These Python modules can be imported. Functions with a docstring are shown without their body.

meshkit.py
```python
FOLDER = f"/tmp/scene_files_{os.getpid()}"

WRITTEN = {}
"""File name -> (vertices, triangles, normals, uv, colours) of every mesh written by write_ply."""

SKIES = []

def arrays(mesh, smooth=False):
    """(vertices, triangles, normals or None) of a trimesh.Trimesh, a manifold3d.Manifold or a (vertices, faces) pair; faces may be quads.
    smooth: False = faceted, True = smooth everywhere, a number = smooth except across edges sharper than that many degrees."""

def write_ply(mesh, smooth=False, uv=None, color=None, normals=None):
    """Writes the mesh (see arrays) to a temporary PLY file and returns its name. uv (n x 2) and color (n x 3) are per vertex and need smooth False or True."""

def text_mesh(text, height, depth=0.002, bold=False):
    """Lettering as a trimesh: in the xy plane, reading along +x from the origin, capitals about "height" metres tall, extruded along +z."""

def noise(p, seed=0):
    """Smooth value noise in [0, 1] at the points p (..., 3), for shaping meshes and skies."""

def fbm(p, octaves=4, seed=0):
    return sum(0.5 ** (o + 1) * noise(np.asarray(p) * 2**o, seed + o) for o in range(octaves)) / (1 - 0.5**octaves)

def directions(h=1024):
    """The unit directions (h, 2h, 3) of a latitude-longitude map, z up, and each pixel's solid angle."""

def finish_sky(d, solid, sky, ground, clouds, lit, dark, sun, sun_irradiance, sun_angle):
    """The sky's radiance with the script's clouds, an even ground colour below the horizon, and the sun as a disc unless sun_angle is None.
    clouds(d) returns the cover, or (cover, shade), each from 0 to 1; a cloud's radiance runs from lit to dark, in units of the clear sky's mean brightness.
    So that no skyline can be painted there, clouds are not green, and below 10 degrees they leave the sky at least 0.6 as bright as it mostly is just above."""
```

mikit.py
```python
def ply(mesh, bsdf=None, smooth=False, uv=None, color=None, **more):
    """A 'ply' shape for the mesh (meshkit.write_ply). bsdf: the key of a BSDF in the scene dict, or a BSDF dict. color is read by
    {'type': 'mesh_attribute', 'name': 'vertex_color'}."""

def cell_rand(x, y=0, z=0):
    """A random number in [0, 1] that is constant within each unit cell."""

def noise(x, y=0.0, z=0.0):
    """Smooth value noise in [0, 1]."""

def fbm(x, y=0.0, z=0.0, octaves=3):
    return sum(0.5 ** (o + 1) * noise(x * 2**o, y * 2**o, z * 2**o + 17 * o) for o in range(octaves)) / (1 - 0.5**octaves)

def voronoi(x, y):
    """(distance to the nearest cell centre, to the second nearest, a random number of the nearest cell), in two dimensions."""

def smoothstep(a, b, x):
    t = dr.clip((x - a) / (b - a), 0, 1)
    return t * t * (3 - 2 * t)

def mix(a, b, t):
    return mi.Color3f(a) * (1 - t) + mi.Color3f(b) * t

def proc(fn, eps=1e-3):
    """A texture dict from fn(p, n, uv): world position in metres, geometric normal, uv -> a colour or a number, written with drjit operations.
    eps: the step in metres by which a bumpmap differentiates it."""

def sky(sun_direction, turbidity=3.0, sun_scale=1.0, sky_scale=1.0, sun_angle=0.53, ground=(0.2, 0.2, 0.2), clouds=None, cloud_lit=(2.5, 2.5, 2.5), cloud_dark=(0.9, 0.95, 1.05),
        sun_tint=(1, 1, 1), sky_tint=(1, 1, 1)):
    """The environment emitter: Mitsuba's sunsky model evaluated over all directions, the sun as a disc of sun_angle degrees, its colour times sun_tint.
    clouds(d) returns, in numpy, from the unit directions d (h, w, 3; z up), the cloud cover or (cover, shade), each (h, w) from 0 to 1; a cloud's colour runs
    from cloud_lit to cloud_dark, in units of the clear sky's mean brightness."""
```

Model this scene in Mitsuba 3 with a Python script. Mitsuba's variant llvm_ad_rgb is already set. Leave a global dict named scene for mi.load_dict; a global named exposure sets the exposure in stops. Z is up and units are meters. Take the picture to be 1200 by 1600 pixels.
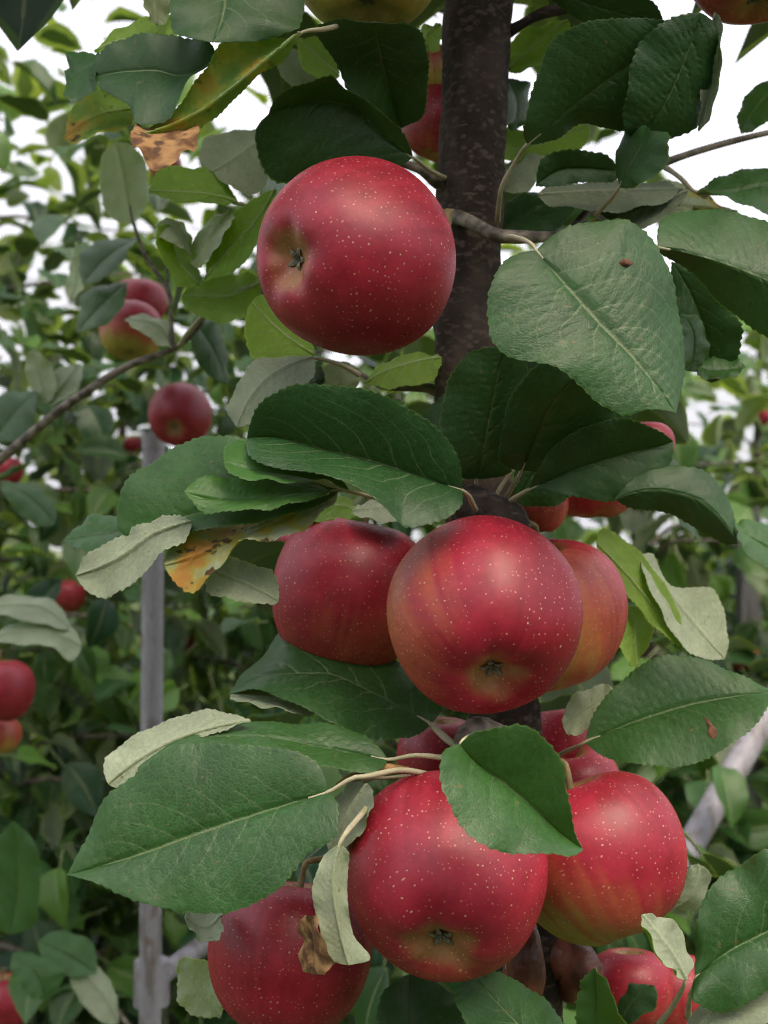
import math
import numpy as np
import trimesh
import drjit as dr
import mitsuba as mi
import mikit, meshkit
from scipy.interpolate import PchipInterpolator
from mikit import proc, noise, fbm, voronoi, cell_rand, smoothstep, mix

# ------------------------------------------------------------------ camera, sky, exposure
CAM = np.array([0.0, 0.0, 1.35])
PITCH = math.radians(2.0)
HFOV = 38.0
FWD = np.array([0, math.cos(PITCH), math.sin(PITCH)])
RIGHT = np.array([1.0, 0, 0])
UP = np.cross(RIGHT, FWD)
FPX = 600 / math.tan(math.radians(HFOV / 2))          # focal length in pixels of the 1200 px wide photograph
T4 = mi.ScalarTransform4f
scene, labels = {}, {}
scene['camera'] = {'type': 'thinlens', 'fov': HFOV, 'fov_axis': 'x', 'near_clip': 0.02, 'far_clip': 600.0,
                   'focus_distance': 0.435, 'aperture_radius': 0.0015,
                   'to_world': T4().look_at(origin=CAM.tolist(), target=(CAM + FWD).tolist(), up=[0, 0, 1])}
scene['sky'] = mikit.sky((0.28, -0.50, 0.82), turbidity=3, sun_scale=0.3, sun_angle=36, 
                         clouds=lambda d: (1.0, 1.0 - np.clip(d[..., 2], 0, 1)),      # an even overcast: the zenith three times as bright as the horizon
                         cloud_lit=(2.7, 2.68, 2.95), cloud_dark=(1.12, 1.11, 1.17), ground=(0.06, 0.07, 0.04))
exposure = 3.1

def P(x, y, d):
    """The point d metres ahead of the camera that stands at x, y on the photograph."""
    return CAM + d * (FWD + RIGHT * (x - 600) / FPX + UP * (800 - y) / FPX)

def PP(pts, d):
    """points (x, y[, offset in cm]) near the distance d"""
    return np.array([P(p[0], p[1], d + (p[2] if len(p) > 2 else 0) * 0.01) for p in pts])

RNG = np.random.default_rng(7)

# ------------------------------------------------------------------ materials
def leaf_veins(s, t, form=0.0):
    """the pinnate veins (1 on a vein) and the midrib; form: which of eight vein layouts"""
    a = dr.abs(t)
    side = dr.select(t > 0, 0.0, 0.45)
    wob = 0.16 * (noise(s * 9 + form * 7, t * 3 + 20, form) - 0.5)
    q = (s - 0.36 * a * (0.75 + 0.5 * a * a) + wob * a) * (5.6 + 0.45 * form) + side + 0.13 * form
    w = dr.abs(q - dr.floor(q) - 0.5) * 2          # 1 on the vein, 0 halfway between
    lateral = smoothstep(0.86 + 0.07 * a, 0.985, w) * (1 - 0.6 * a)
    mid = 1 - smoothstep(0.006, 0.022, a)
    return lateral, mid

def unpack(uv):
    """uv.x holds 4 * (tone + 16 * form) + the place along the leaf; uv.y the place across it, plus 10 on the lower skin"""
    k = dr.floor(uv.x * 0.25)
    s = uv.x - 4 * k
    form = dr.floor(k / 16)
    under = uv.y > 5.0
    t = dr.select(under, uv.y - 10.0, uv.y)
    return k - 16 * form, s, t, under, form

def leaf_colour(sick):
    def fn(p, n, uv):
        k, s, t, under, form = unpack(uv)
        young = k > 10.5
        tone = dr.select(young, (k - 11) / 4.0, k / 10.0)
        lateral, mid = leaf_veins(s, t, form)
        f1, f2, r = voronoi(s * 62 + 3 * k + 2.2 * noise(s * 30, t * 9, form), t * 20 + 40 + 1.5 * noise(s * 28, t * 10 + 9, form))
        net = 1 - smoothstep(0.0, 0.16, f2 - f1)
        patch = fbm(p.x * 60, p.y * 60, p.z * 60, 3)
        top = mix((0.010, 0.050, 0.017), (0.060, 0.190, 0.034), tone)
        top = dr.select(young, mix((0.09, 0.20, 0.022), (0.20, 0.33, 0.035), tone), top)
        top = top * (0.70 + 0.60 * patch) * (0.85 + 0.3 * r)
        top = mix(top, (0.13, 0.21, 0.095), 0.40 * net * (1 - 0.5 * mid))
        top = mix(top, (0.24, 0.32, 0.16), (0.10 + 0.42 * cell_rand(form, 3, 1)) * lateral)
        top = mix(top, (0.24, 0.31, 0.13), 0.6 * mid)
        low = mix((0.18, 0.225, 0.145), (0.43, 0.48, 0.35), tone)
        low = dr.select(young, mix((0.10, 0.20, 0.030), (0.22, 0.33, 0.06), tone), low)
        low = low * (0.8 + 0.4 * patch)
        low = low * (0.86 + 0.28 * r)
        low = mix(low, (0.50, 0.53, 0.36), 0.7 * mid + 0.45 * lateral)
        low = mix(low, (0.10, 0.15, 0.07), 0.30 * net)
        c = dr.select(under, low, top)
        if sick:
            b = fbm(p.x * 95 + 31, p.y * 95, p.z * 95, 4)
            c = mix(c, (0.34, 0.30, 0.050), smoothstep(0.42, 0.68, b + 0.24 * (s - 0.35)))
            c = mix(c, (0.38, 0.17, 0.035), smoothstep(0.58, 0.76, b + 0.34 * (s - 0.45)))
            c = mix(c, (0.07, 0.030, 0.015), smoothstep(0.68, 0.72, fbm(p.x * 240, p.y * 240, p.z * 240 + 5, 3) + 0.16 * (s - 0.6)))
        else:
            spot = noise(p.x * 420, p.y * 420, p.z * 420)
            c = mix(c, (0.16, 0.13, 0.05), smoothstep(0.90, 0.95, spot) * 0.7)
        return c
    return fn

def leaf_through(p, n, uv):
    k, s, t, under, form = unpack(uv)
    lateral, mid = leaf_veins(s, t, form)
    c = mix((0.10, 0.19, 0.02), (0.68, 0.90, 0.07), dr.minimum(k / 11.0, 1))
    return c * (1 - 0.45 * mid - 0.25 * lateral)

def leaf_relief(p, n, uv):
    k, s, t, under, form = unpack(uv)
    f1, f2, r = voronoi(s * 62 + 3 * k + 2.2 * noise(s * 30, t * 9, form), t * 20 + 40 + 1.5 * noise(s * 28, t * 10 + 9, form))
    return (1 - smoothstep(0.0, 0.35, f2 - f1)) * -0.00006 + 0.00003 * noise(s * 190, t * 60, k)

def leaf_rough(p, n, uv):
    return dr.select(uv.y > 5.0, 0.75, 0.43)

def leaf_bsdf(colour, bump=True, through=leaf_through):
    b = {'type': 'blendbsdf', 'weight': 0.66,
         'bsdf_0': {'type': 'principledthin', 'base_color': proc(through), 'roughness': 0.6, 'diff_trans': 2.0, 'spec_trans': 0.0},
         'bsdf_1': {'type': 'twosided', 'bsdf': {'type': 'principled', 'base_color': proc(colour), 'roughness': proc(leaf_rough), 'specular': 0.5}}}
    if not bump:
        return b
    return {'type': 'bumpmap', 'texture': proc(leaf_relief, 2e-4), 'scale': 1.0, 'bsdf': b}

scene['leaf_material'] = leaf_bsdf(leaf_colour(False))
scene['sick_leaf_material'] = leaf_bsdf(leaf_colour(True))

def far_leaf_through(p, n, uv):
    return mix((0.16, 0.26, 0.03), (0.46, 0.62, 0.06), unpack(uv)[0] / 10.0)

def far_leaf_colour(p, n, uv):
    k, s, t, under, form = unpack(uv)
    patch = noise(p.x * 40, p.y * 40, p.z * 40)
    mid = 1 - smoothstep(0.02, 0.08, dr.abs(t))
    top = mix((0.010, 0.052, 0.020), (0.090, 0.205, 0.032), k / 10.0) * (0.75 + 0.5 * patch)
    low = mix((0.09, 0.13, 0.085), (0.28, 0.32, 0.21), k / 10.0)
    return mix(dr.select(under, low, top), (0.28, 0.33, 0.16), 0.6 * mid)

scene['far_leaf_material'] = leaf_bsdf(far_leaf_colour, bump=False, through=far_leaf_through)

def dry_colour(p, n, uv):
    b = fbm(p.x * 150, p.y * 150, p.z * 150, 4)
    c = mix((0.13, 0.062, 0.030), (0.36, 0.205, 0.085), smoothstep(0.32, 0.62, b))
    return mix(c, (0.09, 0.048, 0.028), smoothstep(0.56, 0.74, fbm(p.x * 210 + 9, p.y * 210, p.z * 210, 3)))
scene['dry_leaf_material'] = {'type': 'twosided', 'bsdf': {'type': 'principled', 'base_color': proc(dry_colour), 'roughness': 0.8, 'specular': 0.3}}

def apple_colour(p, n, uv):
    blush, pol = uv.x, uv.y
    st = noise(p.x * 130, p.y * 130, p.z * 130)
    b = dr.clip(blush + 0.16 * (fbm(p.x * 70, p.y * 70, p.z * 70, 3) - 0.5), 0, 1.5)
    red = mix((0.190, 0.0035, 0.014), (0.380, 0.024, 0.046), 0.5 * st + 0.4 * fbm(p.x * 45, p.y * 45, p.z * 45 + 4, 2))
    red = mix(red, (0.155, 0.0022, 0.010), 0.75 * smoothstep(0.95, 1.35, b))
    ground = mix((0.40, 0.29, 0.045), (0.30, 0.30, 0.07), noise(p.x * 50, p.y * 50, p.z * 50 + 8))
    c = mix(ground, (0.38, 0.085, 0.040), smoothstep(0.12, 0.50, b))
    c = mix(c, red, smoothstep(0.40, 0.85, b))
    c = mix(c, (0.30, 0.22, 0.075), (1 - smoothstep(0.015, 0.105, pol + 0.06 * (st - 0.5))) * 0.62)
    c = mix(c, (0.20, 0.17, 0.05), smoothstep(0.90, 0.97, pol) * 0.8)
    c = c * (0.84 + 0.32 * fbm(p.x * 420, p.y * 420, p.z * 420, 3)) * (0.93 + 0.14 * noise(p.x * 75, p.y * 75, p.z * 75 + 2))
    # lenticels: pale corky dots of uneven size
    w = 0.35 * fbm(p.x * 90, p.y * 90, p.z * 90, 2)
    q = mi.Point3f(p.x * 480 + 8 * w, p.y * 480 - 7 * w, p.z * 480 + 6 * w)
    i = mi.Point3f(dr.floor(q.x), dr.floor(q.y), dr.floor(q.z))
    h = cell_rand(i.x + 7, i.y, i.z + 3)
    rad = 0.14 + 0.17 * h
    cx = [0.26 + 0.48 * cell_rand(i.x, i.y + 11 * (a + 1), i.z + 5 * a) for a in range(3)]
    d = dr.sqrt(dr.square(q.x - i.x - cx[0]) + dr.square(q.y - i.y - cx[1]) + dr.square(q.z - i.z - cx[2]))
    dot = (1 - smoothstep(rad * 0.2, rad, d)) * (0.45 + 0.55 * cell_rand(i.x, i.y, i.z + 31))
    return mix(c, (0.60, 0.34, 0.25), 0.85 * dot)

def apple_rough(p, n, uv):
    return 0.40 + 0.10 * fbm(p.x * 90, p.y * 90, p.z * 90, 3)
scene['apple_material'] = {'type': 'principled', 'base_color': proc(apple_colour), 'roughness': proc(apple_rough), 'specular': 0.5}

def bark_colour(p, n, uv):
    a = fbm(p.x * 70, p.y * 70, p.z * 26, 4)
    fine = fbm(p.x * 300, p.y * 300, p.z * 420, 3)
    c = mix((0.028, 0.022, 0.019), (0.068, 0.052, 0.044), smoothstep(0.3, 0.75, a))
    c = mix(c, (0.085, 0.065, 0.055), smoothstep(0.52, 0.70, fine))
    c = mix(c, (0.10, 0.10, 0.085), smoothstep(0.70, 0.80, fbm(p.x * 55 + 3, p.y * 55, p.z * 40, 4)))
    slit = noise(p.x * 160, p.y * 160, p.z * 620)
    return mix(c, (0.11, 0.085, 0.065), smoothstep(0.86, 0.94, slit) * 0.8)
def bark_relief(p, n, uv):
    return 0.0016 * fbm(p.x * 110, p.y * 110, p.z * 70, 4) + 0.0007 * fbm(p.x * 330, p.y * 330, p.z * 420, 3)
scene['bark_material'] = {'type': 'bumpmap', 'texture': proc(bark_relief, 3e-4), 'scale': 1.0,
                          'bsdf': {'type': 'principled', 'base_color': proc(bark_colour), 'roughness': 0.8, 'specular': 0.15}}

def red_bark_colour(p, n, uv):
    a = fbm(p.x * 120, p.y * 120, p.z * 35, 4)
    c = mix((0.07, 0.020, 0.014), (0.26, 0.090, 0.055), smoothstep(0.3, 0.7, a))
    return mix(c, (0.38, 0.34, 0.31), smoothstep(0.70, 0.78, fbm(p.x * 260, p.y * 260, p.z * 60, 3)))
scene['shoot_material'] = {'type': 'bumpmap', 'texture': proc(bark_relief, 3e-4), 'scale': 0.8,
                           'bsdf': {'type': 'principled', 'base_color': proc(red_bark_colour), 'roughness': 0.45, 'specular': 0.5}}

def twig_colour(p, n, uv):
    a = fbm(p.x * 200, p.y * 200, p.z * 200, 3)
    return mix((0.07, 0.058, 0.045), (0.24, 0.21, 0.17), smoothstep(0.3, 0.75, a))
scene['twig_material'] = {'type': 'principled', 'base_color': proc(twig_colour), 'roughness': 0.6, 'specular': 0.4}
def petiole_colour(p, n, uv):
    a = noise(p.x * 160, p.y * 160, p.z * 160)
    return mix((0.27, 0.27, 0.15), (0.44, 0.40, 0.28), a)
scene['petiole_material'] = {'type': 'principled', 'base_color': proc(petiole_colour), 'roughness': 0.55, 'specular': 0.4}
def stem_colour(p, n, uv):
    return mix((0.09, 0.065, 0.03), (0.22, 0.17, 0.07), noise(p.x * 260, p.y * 260, p.z * 260))
scene['stem_material'] = {'type': 'principled', 'base_color': proc(stem_colour), 'roughness': 0.65}
def sepal_colour(p, n, uv):
    return mix((0.05, 0.045, 0.03), (0.26, 0.25, 0.17), fbm(p.x * 900, p.y * 900, p.z * 900, 2))
scene['sepal_material'] = {'type': 'twosided', 'bsdf': {'type': 'principled', 'base_color': proc(sepal_colour), 'roughness': 0.8}}
def pole_colour(p, n, uv):
    a = fbm(p.x * 40, p.y * 40, p.z * 9, 4)
    c = mix((0.22, 0.215, 0.245), (0.32, 0.31, 0.345), a)
    c = mix(c, (0.14, 0.12, 0.11), smoothstep(0.52, 0.70, fbm(p.x * 120, p.y * 120, p.z * 22 + 3, 4)) * 0.7)
    c = mix(c, (0.17, 0.085, 0.045), smoothstep(0.66, 0.76, fbm(p.x * 160 + 5, p.y * 160, p.z * 45, 4)) * 0.7)
    return c * (0.85 + 0.3 * noise(p.x * 500, p.y * 500, p.z * 240))
scene['pole_material'] = {'type': 'principled', 'base_color': proc(pole_colour), 'roughness': 0.5, 'specular': 0.5}
def post_colour(p, n, uv):
    a = fbm(p.x * 60, p.y * 60, p.z * 6, 4)
    return mix((0.10, 0.095, 0.105), (0.27, 0.26, 0.285), smoothstep(0.3, 0.7, a))
scene['post_material'] = {'type': 'principled', 'base_color': proc(post_colour), 'roughness': 0.75}
def ground_colour(p, n, uv):
    a = fbm(p.x * 3, p.y * 3, 0, 4)
    b = fbm(p.x * 40, p.y * 40, 0, 3)
    return mix((0.035, 0.060, 0.018), (0.11, 0.115, 0.05), 0.6 * a + 0.4 * b)
def scab_colour(p, n, uv):
    return mix((0.035, 0.014, 0.009), (0.22, 0.095, 0.045), fbm(p.x * 500, p.y * 500, p.z * 500, 3))
scene['scab_material'] = {'type': 'twosided', 'bsdf': {'type': 'principled', 'base_color': proc(scab_colour), 'roughness': 0.85}}
scene['ground_material'] = {'type': 'diffuse', 'reflectance': proc(ground_colour)}

# ------------------------------------------------------------------ helpers
COUNT = {}
def key(name):
    """the name, or the name with the next free three-digit number"""
    n = COUNT.get(name, -1) + 1
    COUNT[name] = n
    return name if n == 0 else f'{name}_{n:03d}'

def put(k, mesh, mat, label=None, category=None, group=None, kind=None, smooth=True, uv=None):
    scene[k] = mikit.ply(mesh, mat, smooth=smooth, uv=uv)
    tag(k, label, category, group, kind)
    return k

def tag(k, label=None, category=None, group=None, kind=None):
    d = {a: b for a, b in (('label', label), ('category', category), ('group', group), ('kind', kind)) if b}
    if d:
        labels[k] = {**labels.get(k, {}), **d}

def resample(pts, n):
    pts = np.asarray(pts, float)
    if len(pts) == 2:
        return pts[0] + np.linspace(0, 1, n)[:, None] * (pts[1] - pts[0])
    c = np.r_[0, np.cumsum(np.sqrt(np.linalg.norm(np.diff(pts, axis=0), axis=1) + 1e-9))]
    fine = PchipInterpolator(c / c[-1], pts)(np.linspace(0, 1, 400))
    a = np.r_[0, np.cumsum(np.linalg.norm(np.diff(fine, axis=0), axis=1))]
    return np.stack([np.interp(np.linspace(0, a[-1], n), a, fine[:, i]) for i in range(3)], 1)

def tube(pts, radii, sides=10, n=None, rough=0.0, seed=0, caps=True):
    """a closed tube along a smooth line"""
    n = n or 8 * len(pts)
    p = resample(pts, n)
    r = np.interp(np.linspace(0, 1, n), np.linspace(0, 1, len(radii)), radii)
    t = np.gradient(p, axis=0)
    t /= np.linalg.norm(t, axis=1, keepdims=True)
    ref = np.array([0.3, 1, 0.2]) if abs(t[0] @ [0.3, 1, 0.2]) < 1.0 else np.array([1.0, 0, 0])
    a = np.cross(t, ref); a /= np.linalg.norm(a, axis=1, keepdims=True)
    b = np.cross(t, a)
    ang = np.arange(sides) * 2 * np.pi / sides
    off = np.cos(ang)[None, :, None] * a[:, None] + np.sin(ang)[None, :, None] * b[:, None]
    rr = np.repeat(r[:, None], sides, 1)
    if rough:
        q = p[:, None] + off * r[:, None, None]
        rr = rr * (1 + rough * (meshkit.fbm(q * [90, 90, 40], 3, seed) - 0.5) * 2)
    v = (p[:, None] + off * rr[..., None]).reshape(-1, 3)
    i, j = np.meshgrid(np.arange(n - 1), np.arange(sides), indexing='ij')
    q = np.stack([i * sides + j, i * sides + (j + 1) % sides, (i + 1) * sides + (j + 1) % sides, (i + 1) * sides + j], -1).reshape(-1, 4)
    f = np.vstack([q[:, [0, 1, 2]], q[:, [0, 2, 3]]])
    if caps:
        m = len(v)
        v = np.vstack([v, p[0] - t[0] * r[0] * 0.4, p[-1] + t[-1] * r[-1] * 0.4])
        j = np.arange(sides)
        f = np.vstack([f, np.stack([np.full(sides, m), (j + 1) % sides, j], 1),
                       np.stack([np.full(sides, m + 1), (n - 1) * sides + j, (n - 1) * sides + (j + 1) % sides], 1)])
    return v, f

def concat(parts):
    vs, fs, o = [], [], 0
    for v, f in parts:
        vs.append(v); fs.append(f + o); o += len(v)
    return np.vstack(vs), np.vstack(fs)

# ------------------------------------------------------------------ the leaf surface
def leaf_surface(M, A, B, n=90, m=12, tone=3, face=None, bulge=0.10, teeth=26, tooth=0.0010, relief=0.0010, thick=0.00034, ruffle=0.0012, seed=0, form=None):
    """Lofts a leaf blade between its midrib M and its margins A and B (3-D lines from base to tip): two skins a third of a millimetre
    apart, joined round the rim, with toothed margin, sunk veins on top and the midrib standing out beneath. face: a direction that the upper skin looks to."""
    rng = np.random.default_rng(seed + 1000)
    form = int(rng.integers(8)) if form is None else form
    relief = relief * rng.uniform(0.3, 0.75)
    M, A, B = resample(M, n), resample(A, n), resample(B, n)
    s = np.linspace(0, 1, n)
    tt = np.unique(np.r_[0.04, 0.09, 1 - (1 - np.linspace(0, 1, m + 1)[1:]) ** 1.35]) if m > 5 else np.linspace(0, 1, m + 1)[1:]
    cols, ts = [], []
    T = np.gradient(M, axis=0); T /= np.linalg.norm(T, axis=1, keepdims=True) + 1e-12
    W = A - B
    N = np.cross(T, W)
    # keep the normal steady at base and tip
    ln = np.linalg.norm(N, axis=1)
    good = ln > 0.25 * ln.max()
    for c in range(3):
        N[:, c] = np.interp(s, s[good], N[good, c] / ln[good])
    N /= np.linalg.norm(N, axis=1, keepdims=True)
    if face is not None and (N.mean(0) @ face) < 0:
        N = -N
    L = np.linalg.norm(np.diff(M, axis=0), axis=1).sum()
    ph = rng.uniform(0, 6.28, 4)
    env = np.clip(np.minimum(s, 1 - s) * 9, 0, 1)
    def half(E, side):
        D = E - M
        w = np.linalg.norm(D, axis=1, keepdims=True)
        dirn = D / np.maximum(w, 1e-6)
        phase = s * teeth + (0.37 if side > 0 else 0)
        fr = phase - np.floor(phase)
        big = 0.7 + 0.6 * rng.random(teeth + 2)[np.floor(phase).astype(int)]
        saw = np.where(fr < 0.78, fr / 0.78, (1 - fr) / 0.22) * big
        out = []
        for t in tt:
            p = M + D * t + dirn * (tooth * env * saw * t ** 9)[:, None]
            h = bulge * w[:, 0] * 4 * t * (1 - t) * 0.55
            wob = 0.12 * np.sin(s * 11 + ph[2]) * 0.5
            q = (s - 0.36 * t * (0.75 + 0.5 * t * t) + wob * t * 0) * (5.6 + 0.45 * form) + (0 if side > 0 else 0.45) + 0.13 * form
            vein = np.abs(q - np.floor(q) - 0.5) * 2
            h = h - relief * np.exp(-((1 - vein) / 0.12) ** 2) * (1 - 0.6 * t) * env
            h = h - relief * 1.3 * np.exp(-(t / 0.045) ** 2)
            wave = np.sin(s * 17 + ph[0] + side) * 0.6 + np.sin(s * 31 + ph[1] * side) * 0.4
            h = h + ruffle * wave * t ** 2 * env
            out.append(p + N * h[:, None])
        return out
    a, b = half(A, 1), half(B, -1)
    mid = M - N * (relief * 1.3)
    grid = np.stack(a[::-1] + [mid] + b, 1)                      # n x (2m+1) x 3
    tv = np.r_[tt[::-1], 0, -tt]
    c = grid.shape[1]
    du, dv = np.gradient(grid, axis=0), np.gradient(grid, axis=1)
    nn = np.cross(du, dv)
    nn /= np.linalg.norm(nn, axis=2, keepdims=True) + 1e-15
    sign = np.where((nn * N[:, None]).sum(2).mean() < 0, -1.0, 1.0)
    nn *= sign
    bad = (nn * N[:, None]).sum(2) < -0.3
    nn = np.where(bad[..., None], N[:, None], nn)
    rib = 0.0006 * np.exp(-(tv / 0.06) ** 2)[None, :] * (1 - 0.75 * s)[:, None]
    rim = np.ones((n, c)); rim[:, 0] = rim[:, -1] = 0.35
    top = grid + nn * (thick / 2 * rim)[..., None]
    bot = grid - nn * ((thick / 2 + rib) * rim)[..., None]
    u = np.repeat(s[:, None], c, 1) + 4 * (tone + 16 * form)
    v = np.repeat(tv[None], n, 0)
    i, j = np.meshgrid(np.arange(n - 1), np.arange(c - 1), indexing='ij')
    q = np.stack([i * c + j, (i + 1) * c + j, (i + 1) * c + j + 1, i * c + j + 1], -1).reshape(-1, 4)
    tri = np.vstack([q[:, [0, 1, 2]], q[:, [0, 2, 3]]])
    if sign < 0:
        tri = tri[:, ::-1]
    K = n * c
    ring = np.r_[np.arange(c), np.arange(1, n) * c + c - 1, (n - 1) * c + np.arange(c - 2, -1, -1), np.arange(n - 2, 0, -1) * c]
    r2 = np.roll(ring, -1)
    wall = np.vstack([np.stack([ring, r2, r2 + K], 1), np.stack([ring, r2 + K, ring + K], 1)])
    if sign < 0:
        wall = wall[:, ::-1]
    V = np.vstack([top.reshape(-1, 3), bot.reshape(-1, 3)])
    F = np.vstack([tri, tri[:, ::-1] + K, wall])
    UV = np.vstack([np.stack([u.ravel(), v.ravel()], 1), np.stack([u.ravel(), v.ravel() + 10], 1)])
    return V, F, UV

SKIN = {}
TREE = key('apple_tree')
tag(TREE, 'dark trunked apple tree close in front, its spurs crowded with large red apples', 'tree')

def near_leaf(d, M, A, B, dA=1.5, dB=-1.5, dT=0.0, face='t', tone=3, mat='leaf_material', pet=None, tree=None, name='leaf', label=None, pr=0.0011, **kw):
    """a leaf on the near tree: its midrib and margins as points of the photograph at the distance d, offsets in cm added away from the camera"""
    tree = tree or TREE
    def line(pts, extra):
        n = len(pts)
        return np.array([P(p[0], p[1], d + 0.01 * ((p[2] if len(p) > 2 else 0) + extra * math.sin(math.pi * i / max(n - 1, 1)) + dT * i / max(n - 1, 1))) for i, p in enumerate(pts)])
    A, B = [M[0]] + list(A) + [M[-1]], [M[0]] + list(B) + [M[-1]]
    k = tree + '__' + key(tree + name)[len(tree):]
    seed = len(scene)
    m3 = line(M, 0)
    size = np.linalg.norm(m3[-1] - m3[0])
    V, F, UV = leaf_surface(m3, line(A, dA), line(B, dB), tone=tone, face=-FWD if face == 't' else FWD, seed=seed,
                            n=int(np.clip(size * 1400, 36, 112)), m=11 if size > 0.04 else 7, teeth=int(np.clip(size * 400, 12, 34)), **kw)
    put(k, (V, F), mat, uv=UV, label=label)
    SKIN[k] = V[:len(V) // 2]
    if pet is not None:
        pts = np.vstack([PP(pet, d), m3[0], m3[0] + 0.25 * (m3[1] - m3[0]) + FWD * 0.0004])
        put(k + '__petiole', tube(pts, [pr * 1.35, pr, pr, pr * 0.5], 8, 24), 'petiole_material')
    return k

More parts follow.
